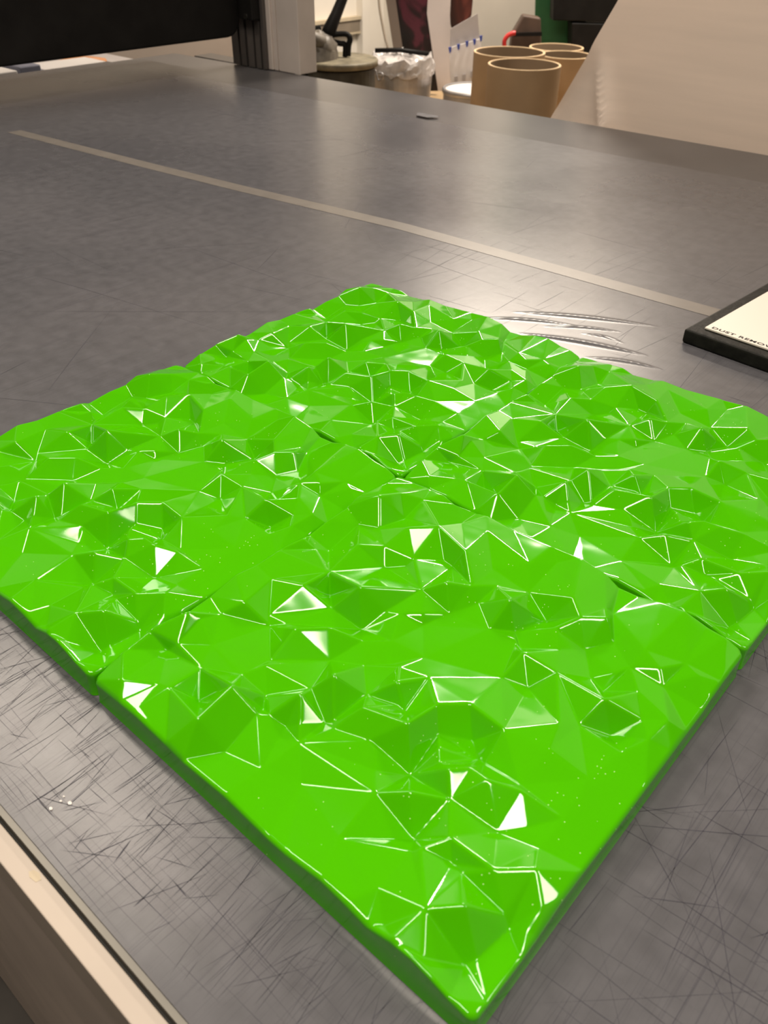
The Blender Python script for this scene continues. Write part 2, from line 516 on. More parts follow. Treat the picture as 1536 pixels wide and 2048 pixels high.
# ------------------------------------------------------------------ faceted green panel (one mould, four pressings)
PTS = """
19.6,48.9,15.35 25.1,28,9.3 40.4,41.2,-1.55 39.4,17.9,3.95 18.6,71.6,-1 34.8,65.8,0.7 57.6,58.3,8.85 76.8,45.6,13 79.8,78,2.55 56,83.4,4.55
95.8,61.4,-0.7 41.1,97.9,6.6 65.2,93.6,-4.65 77.5,84.9,-1.65 19.7,106.3,-6.45 19.6,164.3,3.85 5.5,119.1,6.2 16.1,116.8,0 46.5,133,5.95 45.7,157.2,8.75
56.2,142.4,-5.75 69.4,154.1,-0.65 82.2,138.8,17.2 101,133.2,1.9 96.9,152.5,-4.65 40.5,186.2,-2.6 58.2,184.5,-1.2 73.3,191.1,10.1 88.3,175.4,9.4
102.2,188.9,-1.45 75.8,216.9,1.9 47.3,192.2,-4.65 108,164.4,1.65 122.6,151.8,2.05 134.9,165.8,0 122.2,178.4,0 111,129.1,3.1 122,119.1,3.55
126.5,123.3,-1.3 120.3,91.4,12.7 132.7,78.6,7.85 133,103,-1.35 106.7,102.2,4.65 143,82.9,0.75 109.2,54.9,12.4 131.3,49.8,4.65 104.9,63.4,0
84.2,25.6,7.75 104.4,19.7,7.75 164.3,77.5,14.6 162.9,98,0.1 175.9,85.9,-2.6 184.3,59.9,-6.2 144.4,63.4,4.75 182.9,94.5,0.8 187.1,96.5,-2.7
163.1,51.2,1.85 149.2,30.2,7.75 162.1,12.3,4.35 197.1,70.8,4.25 206.4,55.3,9.2 220.9,44.9,10.7 232,52.3,-0.45 219.8,67.1,-3.65 193.5,43.9,10.5
213.2,31.1,4.65 194.3,104.8,5.6 208,118.4,-6.2 193.8,128.1,0.1 218.5,102.8,3.1 208.9,84.1,1.55 235.3,86.7,-3.75 246.1,90.3,-4.65 246.8,76.8,1.75
217.5,28.2,-0.25 252.7,52.7,7.9 251,68.1,3.3 276.8,41.7,3.95 266.9,60,7 273.7,67,1.4 254.3,108.1,10.45 250,127.1,0 276.7,99.7,1.45 265.9,116,-7.25
265.3,84.2,4.6 288.6,90.8,3.55 241.7,137.7,4.65 278.7,127.7,0 47.9,250.7,2.05 48.3,274.8,4.6 61.1,263.9,-7.85 84,253.7,15.8 84.9,281,11.8
102.3,250.8,2.15 104.9,279.2,-4.6 73.8,238.8,5.45 93,236.5,-1.55 98.1,243.4,-4.35 77.8,222.4,3.65 115.1,227.2,10 125.2,238,0.6 132.7,224.9,-4.9
106.5,246.1,-0.1 133,246.5,-2.6 117.8,242.8,-4.85 122.7,206.1,15.3 138,222.4,-1.9 140.1,195.2,-0.1 114.2,217.8,5.2 149.6,208.5,8.65 164.5,220,1.45
142.2,225.9,-1.55 152.9,182.1,10.85 159.9,188.5,0 161.9,161.4,4.35 142.1,167.9,4.65 147.2,148.7,2.05 178.4,202.4,12.4 190.9,187.9,-1.55
193.8,217.2,-8.25 164.9,188.2,-1.75 181.6,178.5,9.85 194.7,163.9,8.3 221.2,165.6,8.15 217.8,184.6,-4.65 206.9,175.4,-6.25 199.5,198.4,4.65
206.2,205.9,3.6 214.5,209.6,9.2 223,200.9,9.9 224.3,220.3,2.9 206.8,233.7,7.6 221.4,247.1,-7.1 179.8,231.8,-1 170.2,221.6,1.55 190.8,243.6,1.45
224.1,187.6,0 248.4,188.2,4.25 235.8,201.6,11 253.8,216.6,-1.8 252.6,192.9,7.95 264.9,205.7,1.2 239.3,239.8,5.5 230.5,252.9,2.25 246.9,247,-1.55
268.1,265.8,10.75 254.5,278.7,8.6 280.9,280.3,-8.55 254.9,249.3,1 267.3,240.3,7.9 282,250.8,-1.55 283,226.6,9.3 287.1,253.2,-6.15 297.7,249.7,-1.4
296.5,238,3.05 283.9,275.1,-6.2 194.1,276.1,-0.05 228.4,283.6,2.1 223.3,296.8,1.55 241.7,298.4,0 266.5,294.7,2.45 226.8,256.7,0 11.7,230.9,14.05
17.9,226,7.7 21,248.3,3 39.3,277,2.8 44.1,298.9,1.05 21.8,290.6,4.6 27.4,196.4,8.45 19.8,210.9,2.65 37.8,233.7,2.5 152.6,264,-5.8 131.4,274.3,-1.05
248,158.8,6.3 274,157.8,1.75 277.1,189.3,3.1 286.2,111,2.25 276.6,212.7,3.1 286.5,44.9,3.1 14.7,253.1,-3.35
"""
CREASES = """
0-1 0-2 0-4 0-5 0-228 0-229 0-230 1-2 1-3 1-197 1-198 1-228 2-3 2-5 2-6 2-7 3-7 3-47 3-198 3-199 3-200 4-5 4-9 4-11 4-14 4-230 4-231 5-6 5-9 6-7 6-8
6-9 7-8 7-10 7-44 7-47 8-9 8-10 8-12 8-13 8-42 8-46 9-11 9-12 10-44 10-46 11-12 11-14 11-18 12-13 12-18 12-22 12-42 13-42 14-17 14-18 14-231 14-232
15-18 15-19 15-25 15-168 15-233 15-234 15-235 16-17 16-232 16-233 17-18 17-232 17-233 18-19 18-20 18-22 18-233 19-20 19-21 19-25 20-21 20-22 21-22
21-24 21-25 21-26 22-23 22-24 22-42 23-24 23-36 23-42 24-26 24-28 24-32 24-33 24-36 25-26 25-31 25-168 26-27 26-28 26-31 27-28 27-29 27-30 27-31 28-29
28-32 29-30 29-32 29-35 29-98 29-105 29-108 30-31 30-95 30-98 30-170 31-168 31-169 31-170 32-33 32-35 33-34 33-35 33-36 33-38 33-116 34-35 34-115
34-116 35-105 35-107 35-115 36-37 36-38 36-42 37-38 37-41 37-42 38-41 38-50 38-116 39-40 39-41 39-42 39-46 40-41 40-43 40-44 40-45 40-46 40-53 41-42
41-43 41-50 42-46 43-49 43-50 43-53 44-45 44-46 44-47 44-48 45-48 45-53 45-56 45-57 47-48 47-200 47-201 47-202 48-57 48-202 48-203 49-50 49-51 49-52
49-53 49-56 50-51 50-54 50-55 50-68 50-116 51-52 51-55 51-59 52-56 52-59 52-60 52-64 53-56 54-55 54-66 54-68 55-59 55-66 55-70 56-57 56-58 56-64 57-58
57-203 57-204 58-64 58-204 58-205 59-60 59-63 59-70 60-61 60-63 60-64 60-65 61-62 61-63 61-65 61-74 62-63 62-73 62-74 62-75 62-76 63-70 63-71 63-73
64-65 64-205 64-206 65-74 65-206 65-207 66-67 66-68 66-69 66-70 67-68 67-69 67-86 67-123 68-114 68-116 68-122 68-123 69-70 69-71 69-80 69-81 69-86
70-71 71-72 71-73 71-80 72-73 72-76 72-80 72-84 73-76 74-75 74-207 74-208 74-209 75-76 75-77 75-78 75-209 75-210 76-78 76-79 76-84 77-78 77-79 77-178
77-210 77-211 77-212 77-214 78-79 79-84 79-85 79-178 79-216 79-217 80-81 80-82 80-83 80-84 81-83 81-86 81-87 81-173 81-174 82-83 82-84 82-85 82-176
83-87 83-176 84-85 85-176 85-217 85-218 86-123 86-173 87-174 87-176 87-219 88-89 88-90 88-91 88-95 88-164 88-170 88-179 89-90 89-92 89-165 89-166
89-179 89-183 90-91 90-92 91-92 91-93 91-94 91-95 91-96 91-97 92-94 92-183 92-184 93-94 93-97 93-102 93-104 93-172 94-172 94-184 94-185 95-96 95-98
95-170 96-97 96-98 96-99 96-102 96-108 97-102 98-108 99-100 99-101 99-102 99-104 99-108 100-101 100-103 100-104 101-103 101-105 101-106 101-108 101-111
102-104 103-104 103-110 103-111 103-133 103-135 103-171 103-172 104-172 105-106 105-107 105-108 106-107 106-109 106-111 107-109 107-112 107-113 107-115
109-110 109-111 109-113 109-117 109-120 110-111 110-117 110-119 110-133 110-134 112-113 112-114 112-115 112-120 113-120 114-115 114-116 114-120 114-121
114-122 115-116 117-118 117-119 117-120 117-121 118-119 118-121 118-122 118-124 118-125 118-126 119-126 119-127 119-128 119-130 119-131 119-133 119-134
119-135 120-121 121-122 122-123 122-125 123-124 123-125 123-136 123-137 123-173 124-125 124-126 124-127 124-129 124-136 126-127 127-128 127-129 128-129
128-130 129-130 129-136 129-138 130-131 130-132 130-138 130-139 130-142 131-132 131-135 132-135 132-142 132-143 132-156 132-161 133-134 133-135 135-156
135-171 136-137 136-138 137-138 137-140 137-173 137-174 137-175 138-139 138-140 139-140 139-141 139-142 139-149 139-177 140-141 140-175 141-175 141-177
142-143 142-144 142-149 143-144 143-146 143-161 144-146 144-148 144-149 145-146 145-147 145-148 145-150 145-152 145-155 146-147 146-148 146-157 146-159
146-160 146-161 146-191 147-155 147-160 147-193 147-194 147-226 148-149 148-150 149-150 149-151 149-177 150-151 150-152 151-152 151-154 151-177 151-221
151-222 152-153 152-154 152-155 152-225 153-154 153-224 153-225 154-222 154-223 154-224 155-225 155-226 156-157 156-158 156-161 156-171 156-187 156-188
157-158 157-159 157-161 157-190 158-188 158-189 158-190 159-190 159-191 160-191 160-192 160-193 162-163 162-164 162-169 162-237 162-238 163-164 163-169
163-170 164-170 164-179 164-238 165-166 165-167 165-179 165-181 166-181 166-182 166-183 167-179 167-180 167-181 167-239 168-169 168-235 168-236 169-170
169-236 169-237 171-172 171-186 171-187 172-185 172-186 173-174 174-175 174-219 174-220 175-177 175-220 175-221 176-218 176-219 177-221 178-214 178-215
178-216 179-238 179-239
"""
EV1 = [(0, -5), (30, -1), (47, 1), (77, -1), (92, -3.5), (129, 1), (165, -3.5), (178, -3), (204, 4), (220, 2), (235, -2), (251, 6), (263, 8), (274, 5), (286, 0), (300, -3)]
EU1 = [(0, -2), (36, -1), (52, -2), (62, -5), (85, -4), (104, -4), (140, -3), (179, -2), (206, 0), (225, 1), (235, -1), (248, -4), (262, -5), (289, -3), (300, -3)]
EU0 = [(0, 0), (8, 3), (23, 4), (54, 8), (66, 4), (87, 4), (109, 1), (141, 5), (162, 5), (180, 8), (205, 3), (225, 2), (255, 7), (275, 4), (300, -5)]
EV0 = [(0, 0), (19, 1), (33, 3), (47, 4), (60, 0), (81, 2), (91, 5), (114, 4), (151, 7), (175, 9), (195, 6), (207, 0), (223, 1), (240, 6), (256, 8), (273, 4), (286, 3), (300, -2)]
S = 300.0
pts = [tuple(float(q) for q in t.split(',')) for t in PTS.split()]
P3 = [(min(max(u, 5), 295), min(max(v_, 5), 295), h) for u, v_, h in pts]
for q, h in EV1: P3.append((q, S, h * .8))
for q, h in EV0: P3.append((q, 0, h))
for q, h in EU1[1:-1]: P3.append((S, q, h))
for q, h in EU0[1:-1]: P3.append((0, q, h))
co = [Vector((a, b)) for a, b, _ in P3]
hv = [c for _, _, c in P3]
rv, re_, rf, ov, oe, of = delaunay_2d_cdt(co, [tuple(int(q) for q in t.split('-')) for t in CREASES.split()], [], 0, 1e-4)
rh = [hv[o[0]] if o else 0.0 for o in ov]
N = 481
st = S / (N - 1)
Hm = np.zeros((N, N))
g = np.arange(N) * st
for tri in rf:
    a, b, c = [np.array((rv[i].x, rv[i].y)) for i in tri]
    ha, hb, hc = [rh[i] for i in tri]
    lo = np.minimum(np.minimum(a, b), c); hi = np.maximum(np.maximum(a, b), c)
    i0, i1 = int(lo[0] / st), min(N - 1, int(hi[0] / st) + 1)
    j0, j1 = int(lo[1] / st), min(N - 1, int(hi[1] / st) + 1)
    U, V_ = np.meshgrid(g[i0:i1 + 1], g[j0:j1 + 1], indexing='ij')
    det = (b[1] - c[1]) * (a[0] - c[0]) + (c[0] - b[0]) * (a[1] - c[1])
    if abs(det) < 1e-9: continue
    l1 = ((b[1] - c[1]) * (U - c[0]) + (c[0] - b[0]) * (V_ - c[1])) / det
    l2 = ((c[1] - a[1]) * (U - c[0]) + (a[0] - c[0]) * (V_ - c[1])) / det
    l3 = 1 - l1 - l2
    ins = (l1 > -1e-6) & (l2 > -1e-6) & (l3 > -1e-6)
    sub = Hm[i0:i1 + 1, j0:j1 + 1]
    sub[ins] = (l1 * ha + l2 * hb + l3 * hc)[ins]


def blur(A, sig):
    k = int(math.ceil(sig * 3)); ker = np.exp(-.5 * (np.arange(-k, k + 1) / sig) ** 2); ker /= ker.sum()
    for ax in (0, 1):
        B = np.pad(A, [(k, k) if q == ax else (0, 0) for q in (0, 1)], mode='edge')
        A = sum(ker[q] * np.take(B, np.arange(q, q + A.shape[ax]), axis=ax) for q in range(2 * k + 1))
    return A


Hm = np.minimum(blur(Hm, .3 / st), blur(Hm, .75 / st))   # ridges come out rounder than creases
U, V_ = np.meshgrid(g, g, indexing='ij')
wob = np.zeros_like(Hm)
rs = np.random.RandomState(3)
for _ in range(26):
    wl = rs.uniform(12, 34); th = rs.uniform(0, 6.28); ph = rs.uniform(0, 6.28)
    wob += np.sin((U * math.cos(th) + V_ * math.sin(th)) * 6.28 / wl + ph) * wl / 22
Hm += wob * .006

REL = 1.0
off = [0, .12, .4, .85, 1.4, 2.0, 2.7]
line = off + list(np.arange(3.3, S - 3.2, .62)) + [S - q for q in reversed(off)]
line = np.array(line); K = len(line)
fi = line / st; i0 = np.minimum(fi.astype(int), N - 2); fr = fi - i0
Hs = Hm[i0][:, i0] * (1 - fr)[:, None] * (1 - fr)[None] + Hm[i0 + 1][:, i0] * fr[:, None] * (1 - fr)[None] + Hm[i0][:, i0 + 1] * (1 - fr)[:, None] * fr[None] + Hm[i0 + 1][:, i0 + 1] * fr[:, None] * fr[None]
d1 = np.minimum(line, S - line)
D = np.minimum(d1[:, None], d1[None])
r_ = 2.6
dd = np.minimum(D, r_)
Hs = 22 + Hs * REL - (r_ - np.sqrt(np.maximum(r_ ** 2 - (r_ - dd) ** 2, 0)))
GAP = 1.1
Ug, Vg = np.meshgrid(line, line, indexing='ij')
RC = 5.0
cu = np.clip(Ug, RC, S - RC); cv = np.clip(Vg, RC, S - RC)
a = Ug - cu; b = Vg - cv
hyp = np.hypot(a, b); sc_ = np.where((np.abs(a) > 1e-9) & (np.abs(b) > 1e-9), np.maximum(np.abs(a), np.abs(b)) / np.maximum(hyp, 1e-9), 1)
Ux = (cu + a * sc_); Vx = (cv + b * sc_)
kx = (S - 2 * GAP) / S
Xl = (Ux - S / 2) * kx / 1000; Yl = -(Vx - S / 2) * kx / 1000
verts = np.stack([Xl, Yl, Hs / 1000], -1).reshape(-1, 3)
I, J = np.meshgrid(np.arange(K - 1), np.arange(K - 1), indexing='ij')
q0 = (I * K + J).ravel()
faces = np.stack([q0, q0 + 1, q0 + K + 1, q0 + K], 1)
lp = [i * K for i in range(K)] + [(K - 1) * K + j for j in range(1, K)] + [i * K + K - 1 for i in range(K - 2, -1, -1)] + [j for j in range(K - 2, 0, -1)]
lp = np.array(lp); L_ = len(lp)
top = verts[lp]
rings = [lp]
allv = [verts]; base = len(verts)
cx = np.sign(top[:, :2]) * (np.abs(top[:, :2]) > .144)
for drop, outw in ((.0015, .0), (.006, .0001), (None, .0004), (0, .0008)):
    r2 = top.copy()
    r2[:, :2] += cx * outw
    if drop is None: r2[:, 2] = .0022
    elif drop == 0: r2[:, 2] = .0004
    else: r2[:, 2] = np.maximum(top[:, 2] - drop, .004)
    allv.append(r2); rings.append(np.arange(base, base + L_)); base += L_
wf = []
for ra, rb in zip(rings[:-1], rings[1:]):
    wf.append(np.stack([ra, np.roll(ra, -1), np.roll(rb, -1), rb], 1))
AV = np.concatenate(allv); AF = np.concatenate([faces] + wf)
pm = bpy.data.meshes.new('faceted_panel')
pm.from_pydata(AV.tolist(), [], AF.tolist())
bm = bmesh.new(); bm.from_mesh(pm); bmesh.ops.recalc_face_normals(bm, faces=bm.faces)
if sum(f_.normal.z for f_ in list(bm.faces)[:500]) < 0: bmesh.ops.reverse_faces(bm, faces=bm.faces)
bm.to_mesh(pm); bm.free()
pm.shade_smooth(); pm.materials.append(M['green'])
for (x, y, rz, lb) in ((.15, -.15, 0, 'glossy green faceted panel along the white rail, on the side away from the black beam'),
                       (.15, .15, .10, 'glossy green faceted panel next to the black dust removal pad'),
                       (-.15, -.15, -.10, 'glossy green faceted panel along the white rail, on the side towards the black beam'),
                       (-.15, .15, .05, 'glossy green faceted panel away from the white rail, on the side towards the black beam')):
    o = bpy.data.objects.new('faceted_panel', pm); COL.objects.link(o)
    o.location = (x, y, 0); o.rotation_euler = (0, 0, R(rz))
    tag(o, lb, 'panel', 'four moulded green panels laid in a square')

# ------------------------------------------------------------------ dust removal pad
pa = R(-4.6)
pc = Vector((.0435, .4505, 0))
ex = Vector((math.cos(pa), math.sin(pa), 0)); ey = Vector((-math.sin(pa), math.cos(pa), 0)); ez = Vector((0, 0, 1))
PD = empty('dust_pad', pc + ex * .17 + ey * .14, 'black dust removal pad with white sticky sheet and printed words', 'pad')


def pbox(x0, x1, y0, y1, z0, z1):
    q = [pc + ex * x + ey * y + ez * z0 for x, y in ((x0, y0), (x1, y0), (x1, y1), (x0, y1))]
    return MB().prism(q, ez * (z1 - z0))


pbox(0, .34, 0, .28, .0, .017).build('base', M['blackpad'], PD, bevel=.003)
sh = pbox(.0165, .3235, .0155, .2645, .0172, .0195).build('sticky_sheet', M['padwhite'], PD, bevel=.0006)
sh['label'] = 'white sticky sheet'
tcu = bpy.data.curves.new('print', 'FONT'); tcu.body = 'DUST REMOVAL'; tcu.size = .0072; tcu.space_character = 1.12; tcu.space_word = 1.1; tcu.offset = .0002
to = bpy.data.objects.new('print_tmp', tcu); COL.objects.link(to)
bpy.context.view_layer.update()
tm = bpy.data.meshes.new_from_object(to.evaluated_get(bpy.context.evaluated_depsgraph_get()))
bpy.data.objects.remove(to)
tv = [pc + ex * (.0225 + p.co.x * 1.45) + ey * (.0185 + p.co.y) + ez * .0197 for p in tm.vertices]
obj('printed_words', tv, [tuple(p.vertices) for p in tm.polygons], M['ink'], PD)['label'] = 'black printed words DUST REMOVAL'

# ------------------------------------------------------------------ roller beam over the table
BM = empty('roller_beam', (-1.8, .9, 0), 'black roller beam with grey aluminium end post straddling the table', 'beam')
cv = MB()
rad = .045; seg = 6
yz = []
for cy, cz, a0 in ((1.293 - rad, .078 + rad, -90), (1.293 - rad, .60 - rad, 0), (-.42 + rad, .60 - rad, 90), (-.42 + rad, .078 + rad, 180)):
    for k in range(seg + 1):
        an = R(a0 + 90 * k / seg); yz.append((cy + rad * math.cos(an), cz + rad * math.sin(an)))
cv.prism([(-1.70, y, z) for y, z in yz], (-.30, 0, 0)).build('cover', M['black'], BM, bevel=.006)


def profile(x0, x1, y0, y1, z0, z1, slots, depth):
    """extrusion whose front face (towards -y) has vertical slots"""
    pl = [(x0, y0)]
    for s0, s1 in slots: pl += [(s0, y0), (s0, y0 + depth), (s1, y0 + depth), (s1, y0)]
    pl += [(x1, y0), (x1, y1), (x0, y1)]
    return MB().prism([(x, y, z0) for x, y in pl], (0, 0, z1 - z0))


profile(-1.615, -1.510, 1.334, 1.40, -.003, .7, [(-1.600, -1.594)], .006).build('post', M['alu'], BM, bevel=.002)
profile(-1.775, -1.632, 1.318, 1.39, -.002, .7, [(-1.745, -1.737), (-1.716, -1.706), (-1.680, -1.672), (-1.652, -1.644)], .018).build('rail_profile', M['alud'], BM, bevel=.001)
MB().box(-1.632, -1.615, 1.328, 1.39, -.002, .7).build('joint_strip', M['alu'], BM, bevel=.002)
bk = MB().box(-1.70, -1.645, 1.29, 1.322, .12, .6).build('bracket', M['black'], BM, bevel=.003)
for z in (.128, .30):
    c = at(496, 36, 1) if False else Vector((-1.672, 1.289, z))
    MB().tube([c, c + Vector((0, .006, 0))], .007, 12).build('bolt', M['chrome'], bk)
# far-side carriage shoe and near support of the beam
MB().box(-1.98, -1.60, 1.335, 1.40, -.06, -.0035).build('carriage_shoe', M['alud'], BM)
MB().box(-1.98, -1.60, -.50, -.42, -.12, .62).build('end_plate', M['alud'], BM, bevel=.004)

# ------------------------------------------------------------------ things beyond the table's end
BX = -2.12
BN = empty('end_shelf', (-2.45, .9, FZ), 'low white side table beyond the table end, under the black beam', 'table')
MB().box(-2.75, -2.14, -.2, 1.42, -.10, -.07).build('shelf_top', M['sheetgrey'], BN)
for x in (-2.70, -2.19):
    for y in (-.15, 1.37): MB().box(x - .02, x + .02, y - .02, y + .02, FZ, -.10).build('leg', M['alud'], BN)
tag(MB().box(-2.34, -2.17, .45, .85, -.07, -.012).build('paper_stack', M['paper'], bevel=.003), 'white paper stack on side table under the black beam', 'paper')
tag(MB().box(-2.32, -2.18, .862, .93, -.07, -.006).build('grey_box', M['bluegrey'], bevel=.004), 'blue grey box on side table beside white paper', 'box')
tag(MB().box(-2.30, -2.17, .94, 1.15, -.07, -.021).build('white_carton', M['paper'], bevel=.003), 'low white carton on side table in front of the orange hose', 'carton')
hp = spline([(-2.36, 1.03, -.056), (-2.36, 1.08, -.046), (-2.36, 1.14, -.042), (-2.36, 1.20, -.044), (-2.37, 1.26, -.056)])
tag(MB().tube(hp, .0135, 10).build('orange_hose', M['orange'], smooth=True), 'short orange hose lying behind the low white carton', 'hose')
CS = MB().prism([(-2.95, 1.0, FZ), (-2.80, 2.45, FZ), (-2.80, 2.45, .30), (-2.95, 1.0, .30)], (-.02, .002, 0)).build('hardboard_sheet', M['boardgrey'])
tag(CS, 'wide beige hardboard sheet standing behind the black beam', 'board')

# ------------------------------------------------------------------ plywood bench carrying the clutter
BZ = -.36
BE = empty('plywood_bench', (-1.9, 2.75, FZ), 'low plywood bench behind the table carrying drum, pails and tubes', 'bench')
ba = at(560, 300, 3.0); ba.z = BZ


def hp_(r, f, z): return Vector((CAM.x, CAM.y, 0)) + HR * r + HF * f + ez * z


bpoly = [hp_(-.55, 3.12, BZ), hp_(1.35, 3.05, BZ), hp_(1.35, 4.62, BZ), hp_(-.35, 4.62, BZ), hp_(-.55, 4.1, BZ)]
MB().prism(bpoly, (0, 0, -.03)).build('bench_top', M['ply'], BE)
for r, f_ in ((-.48, 3.2), (1.28, 3.12), (1.28, 4.55), (-.3, 4.5)):
    c = hp_(r, f_, 0)
    MB().box(c.x - .025, c.x + .025, c.y - .025, c.y + .025, FZ, BZ - .03).build('leg', M['ply'], BE)


def cyl_at(pxc, pyc, D):
    c = at(pxc, pyc, D); return c


# paint-stained vacuum drum
D1 = 3.62
c = cyl_at(677, 116, D1); r = 68 * D1 / FPX * 1.0
top = c.z; hgt = top - BZ
DR = empty('vacuum_drum', (c.x, c.y, BZ), 'dark stained vacuum drum with motor head, black handle and wand', 'vacuum')
MB().lathe((c.x, c.y, BZ), [(0, 0), (r * .92, 0), (r * .95, .01), (r * .95, hgt * .5), (r * .97, hgt * .52), (r * .95, hgt * .54), (r * .95, hgt - .03), (0, hgt - .03)]).build('body', M['drum'], DR, smooth=False)
MB().lathe((c.x, c.y, top), [(r * .96, -.024), (r * 1.03, -.023), (r * 1.035, -.006), (r * 1.01, 0), (r * .95, -.004), (r * .45, .002), (0, .004)]).build('lid', M['lid'], DR, smooth=True)
# motor head: lumpy dome
mc = at(643, 92, D1 - .02)
mv = MB()
nm = 22
for i in range(13):
    ph = math.pi * i / 12
    for j in range(nm):
        th = 2 * math.pi * j / nm
        q = Vector((math.cos(th) * math.sin(ph), math.sin(th) * math.sin(ph), math.cos(ph)))
        k = 1 + .22 * noise.noise(q * 2.3) + .10 * noise.noise(q * 6)
        mv.v.append(mc + HR * q.x * .058 * k + HF * q.y * .06 * k + ez * (q.z * .058 * k - .008))
for i in range(12):
    for j in range(nm): mv.f.append((i * nm + j, i * nm + (j + 1) % nm, (i + 1) * nm + (j + 1) % nm, (i + 1) * nm + j))
mv.build('motor_head', M['motor'], DR, smooth=True)
MB().tube([at(640, 118, D1 - .02), at(645, 92, D1 - .02)], [.075, .06], 20).build('motor_collar', M['motor'], DR, smooth=False)
MB().tube(spline([at(612, 68, D1 - .06), at(628, 78, D1 - .07), at(645, 84, D1 - .05)]), [.026] * 17, 12).build('inlet_pipe', M['motor'], DR, smooth=True)
MB().tube(spline([at(604, 60, D1), at(612, 55, D1), at(624, 64, D1), at(634, 58, D1), at(642, 57, D1)], 5), .011, 8).build('cable_tangle', M['black'], DR, smooth=True)
MB().tube(spline([at(633, 104, D1 - .03), at(618, 104, D1 - .06), at(607, 113, D1 - .08), at(606, 133, D1 - .09), at(610, 160, D1 - .09), at(612, 185, D1 - .08)]), .013, 10).build('hose', M['black'], DR, smooth=True)
MB().tube(spline([at(660, 70, D1), at(680, 68, D1), at(694, 69, D1), at(700, 78, D1), at(697, 92, D1), at(696, 112, D1)]), [.010] * 20 + [.011] * 21, 8).build('handle', M['black'], DR, smooth=True)
MB().tube(spline([at(664, 83, D1), at(680, 87, D1), at(690, 90, D1), at(690, 113, D1)]), .010, 8).build('handle_brace', M['black'], DR, smooth=True)
MB().tube([at(655, 72, D1), at(658, 62, D1), at(672, 30, D1 + .02), at(686, -5, D1 + .04), at(760, -190, D1 + .15)], [.025, .026, .021, .019, .018], 12).build('wand', M['black'], DR, smooth=True)

# steel pail with crumpled plastic
D2 = 3.92
c = cyl_at(803, 122, D2); r = 57 * D2 / FPX
top = c.z
PL = empty('steel_pail', (c.x, c.y, BZ), 'galvanised steel pail with crumpled clear plastic over its rim', 'pail')
hgt = top - BZ
MB().lathe((c.x, c.y, BZ), [(0, .005), (r * .9, 0), (r * .98, hgt - .03), (r * 1.02, hgt - .028), (r * 1.02, hgt - .018), (r * .97, hgt - .015), (r * .96, hgt - .08), (0, hgt - .08)]).build('body', M['steel'], PL)
pv = MB(); na = 64; prof = [(1.03, -.045), (1.04, -.032), (1.03, -.02), (1.03, -.004), (1.0, .012), (.9, .02), (.7, .012), (.45, .02), (.2, .014), (0, .015)]
for i in range(na):
    a_ = 2 * math.pi * i / na
    for k, (q, z) in enumerate(prof):
        s_ = Vector((math.cos(a_) * 3, math.sin(a_) * 3, k * .7))
        nz = noise.noise(s_ * 1.6) * .018 + noise.noise(s_ * 4) * .008
        rr = r * q * (1 + nz * 1.6 * (q > .1)) + abs(nz) * .15
        pv.v.append(Vector((c.x + rr * math.cos(a_), c.y + rr * math.sin(a_), top + z + nz * 1.1)))
kk = len(prof)
for i in range(na):
    for k in range(kk - 1): pv.f.append((i * kk + k, ((i + 1) % na) * kk + k, ((i + 1) % na) * kk + k + 1, i * kk + k + 1))
pv.build('crumpled_plastic', M['plastic'], PL, smooth=False)
bl = [at(751, 140, D2 - .13), at(756, 160, D2 - .14), at(764, 158, D2 - .15), at(765, 148, D2 - .15), at(757, 146, D2 - .14)]
MB().tube(spline(bl), .004, 6).build('wire_bail', M['steel'], PL, smooth=True)
MB().tube([at(750, 101, D2 + .02), at(800, 100, D2 + .03), at(858, 108, D2 + .02)], .009, 8).build('stirring_stick', M['black'], PL, smooth=True)

# paint can
D3 = 3.86
c = cyl_at(953, 176, D3); r = 62 * D3 / FPX; top = c.z; hgt = top - BZ
CN = empty('paint_can', (c.x, c.y, BZ), 'squat metal paint can with white lid beside the cardboard tubes', 'can')
MB().lathe((c.x, c.y, BZ), [(0, 0), (r * .93, 0), (r * .96, .006), (r * .96, hgt - .02), (r * .90, hgt - .015), (0, hgt - .015)]).build('body', M['steel'], CN)
MB().lathe((c.x, c.y, top), [(r * .97, -.02), (r * 1.0, -.016), (r * 1.0, -.003), (r * .96, .002), (r * .90, -.002)]).build('rim', M['steel'], CN, smooth=True)
MB().lathe((c.x, c.y, top), [(r * .90, -.004), (r * .5, -.005), (0, -.005)]).build('lid', M['canwhite'], CN, smooth=True)


def tube_thing(px, py, wpx, D, label):
    c = cyl_at(px, py, D); r = wpx / 2 * D / FPX; h = c.z - BZ
    t = empty('cardboard_tube', (c.x, c.y, BZ), label, 'tube', 'upright cardboard tubes on the bench')
    ri = r - .009
    MB().lathe((c.x, c.y, BZ), [(r, 0), (r, h - .002)], 56).build('outer_wall', M['card'], t, smooth=True)
    MB().lathe((c.x, c.y, BZ), [(ri, h - .002), (ri, 0)], 56).build('inner_wall', M['cardin'], t, smooth=True)
    MB().lathe((c.x, c.y, BZ), [(r, h - .003), (r - .001, h), (ri + .001, h), (ri, h - .003)], 56).build('rim', M['rim'], t, smooth=False)


tube_thing(1049, 128, 130, 3.25, 'widest brown cardboard tube, standing in front of the other three')
tube_thing(1019, 103, 126, 3.56, 'brown cardboard tube standing between the paint can and the widest tube')
tube_thing(1113, 94, 95, 4.15, 'narrow brown cardboard tube against the green board')
tube_thing(1132, 109, 94, 3.86, 'narrow brown cardboard tube partly covered by the hanging film')


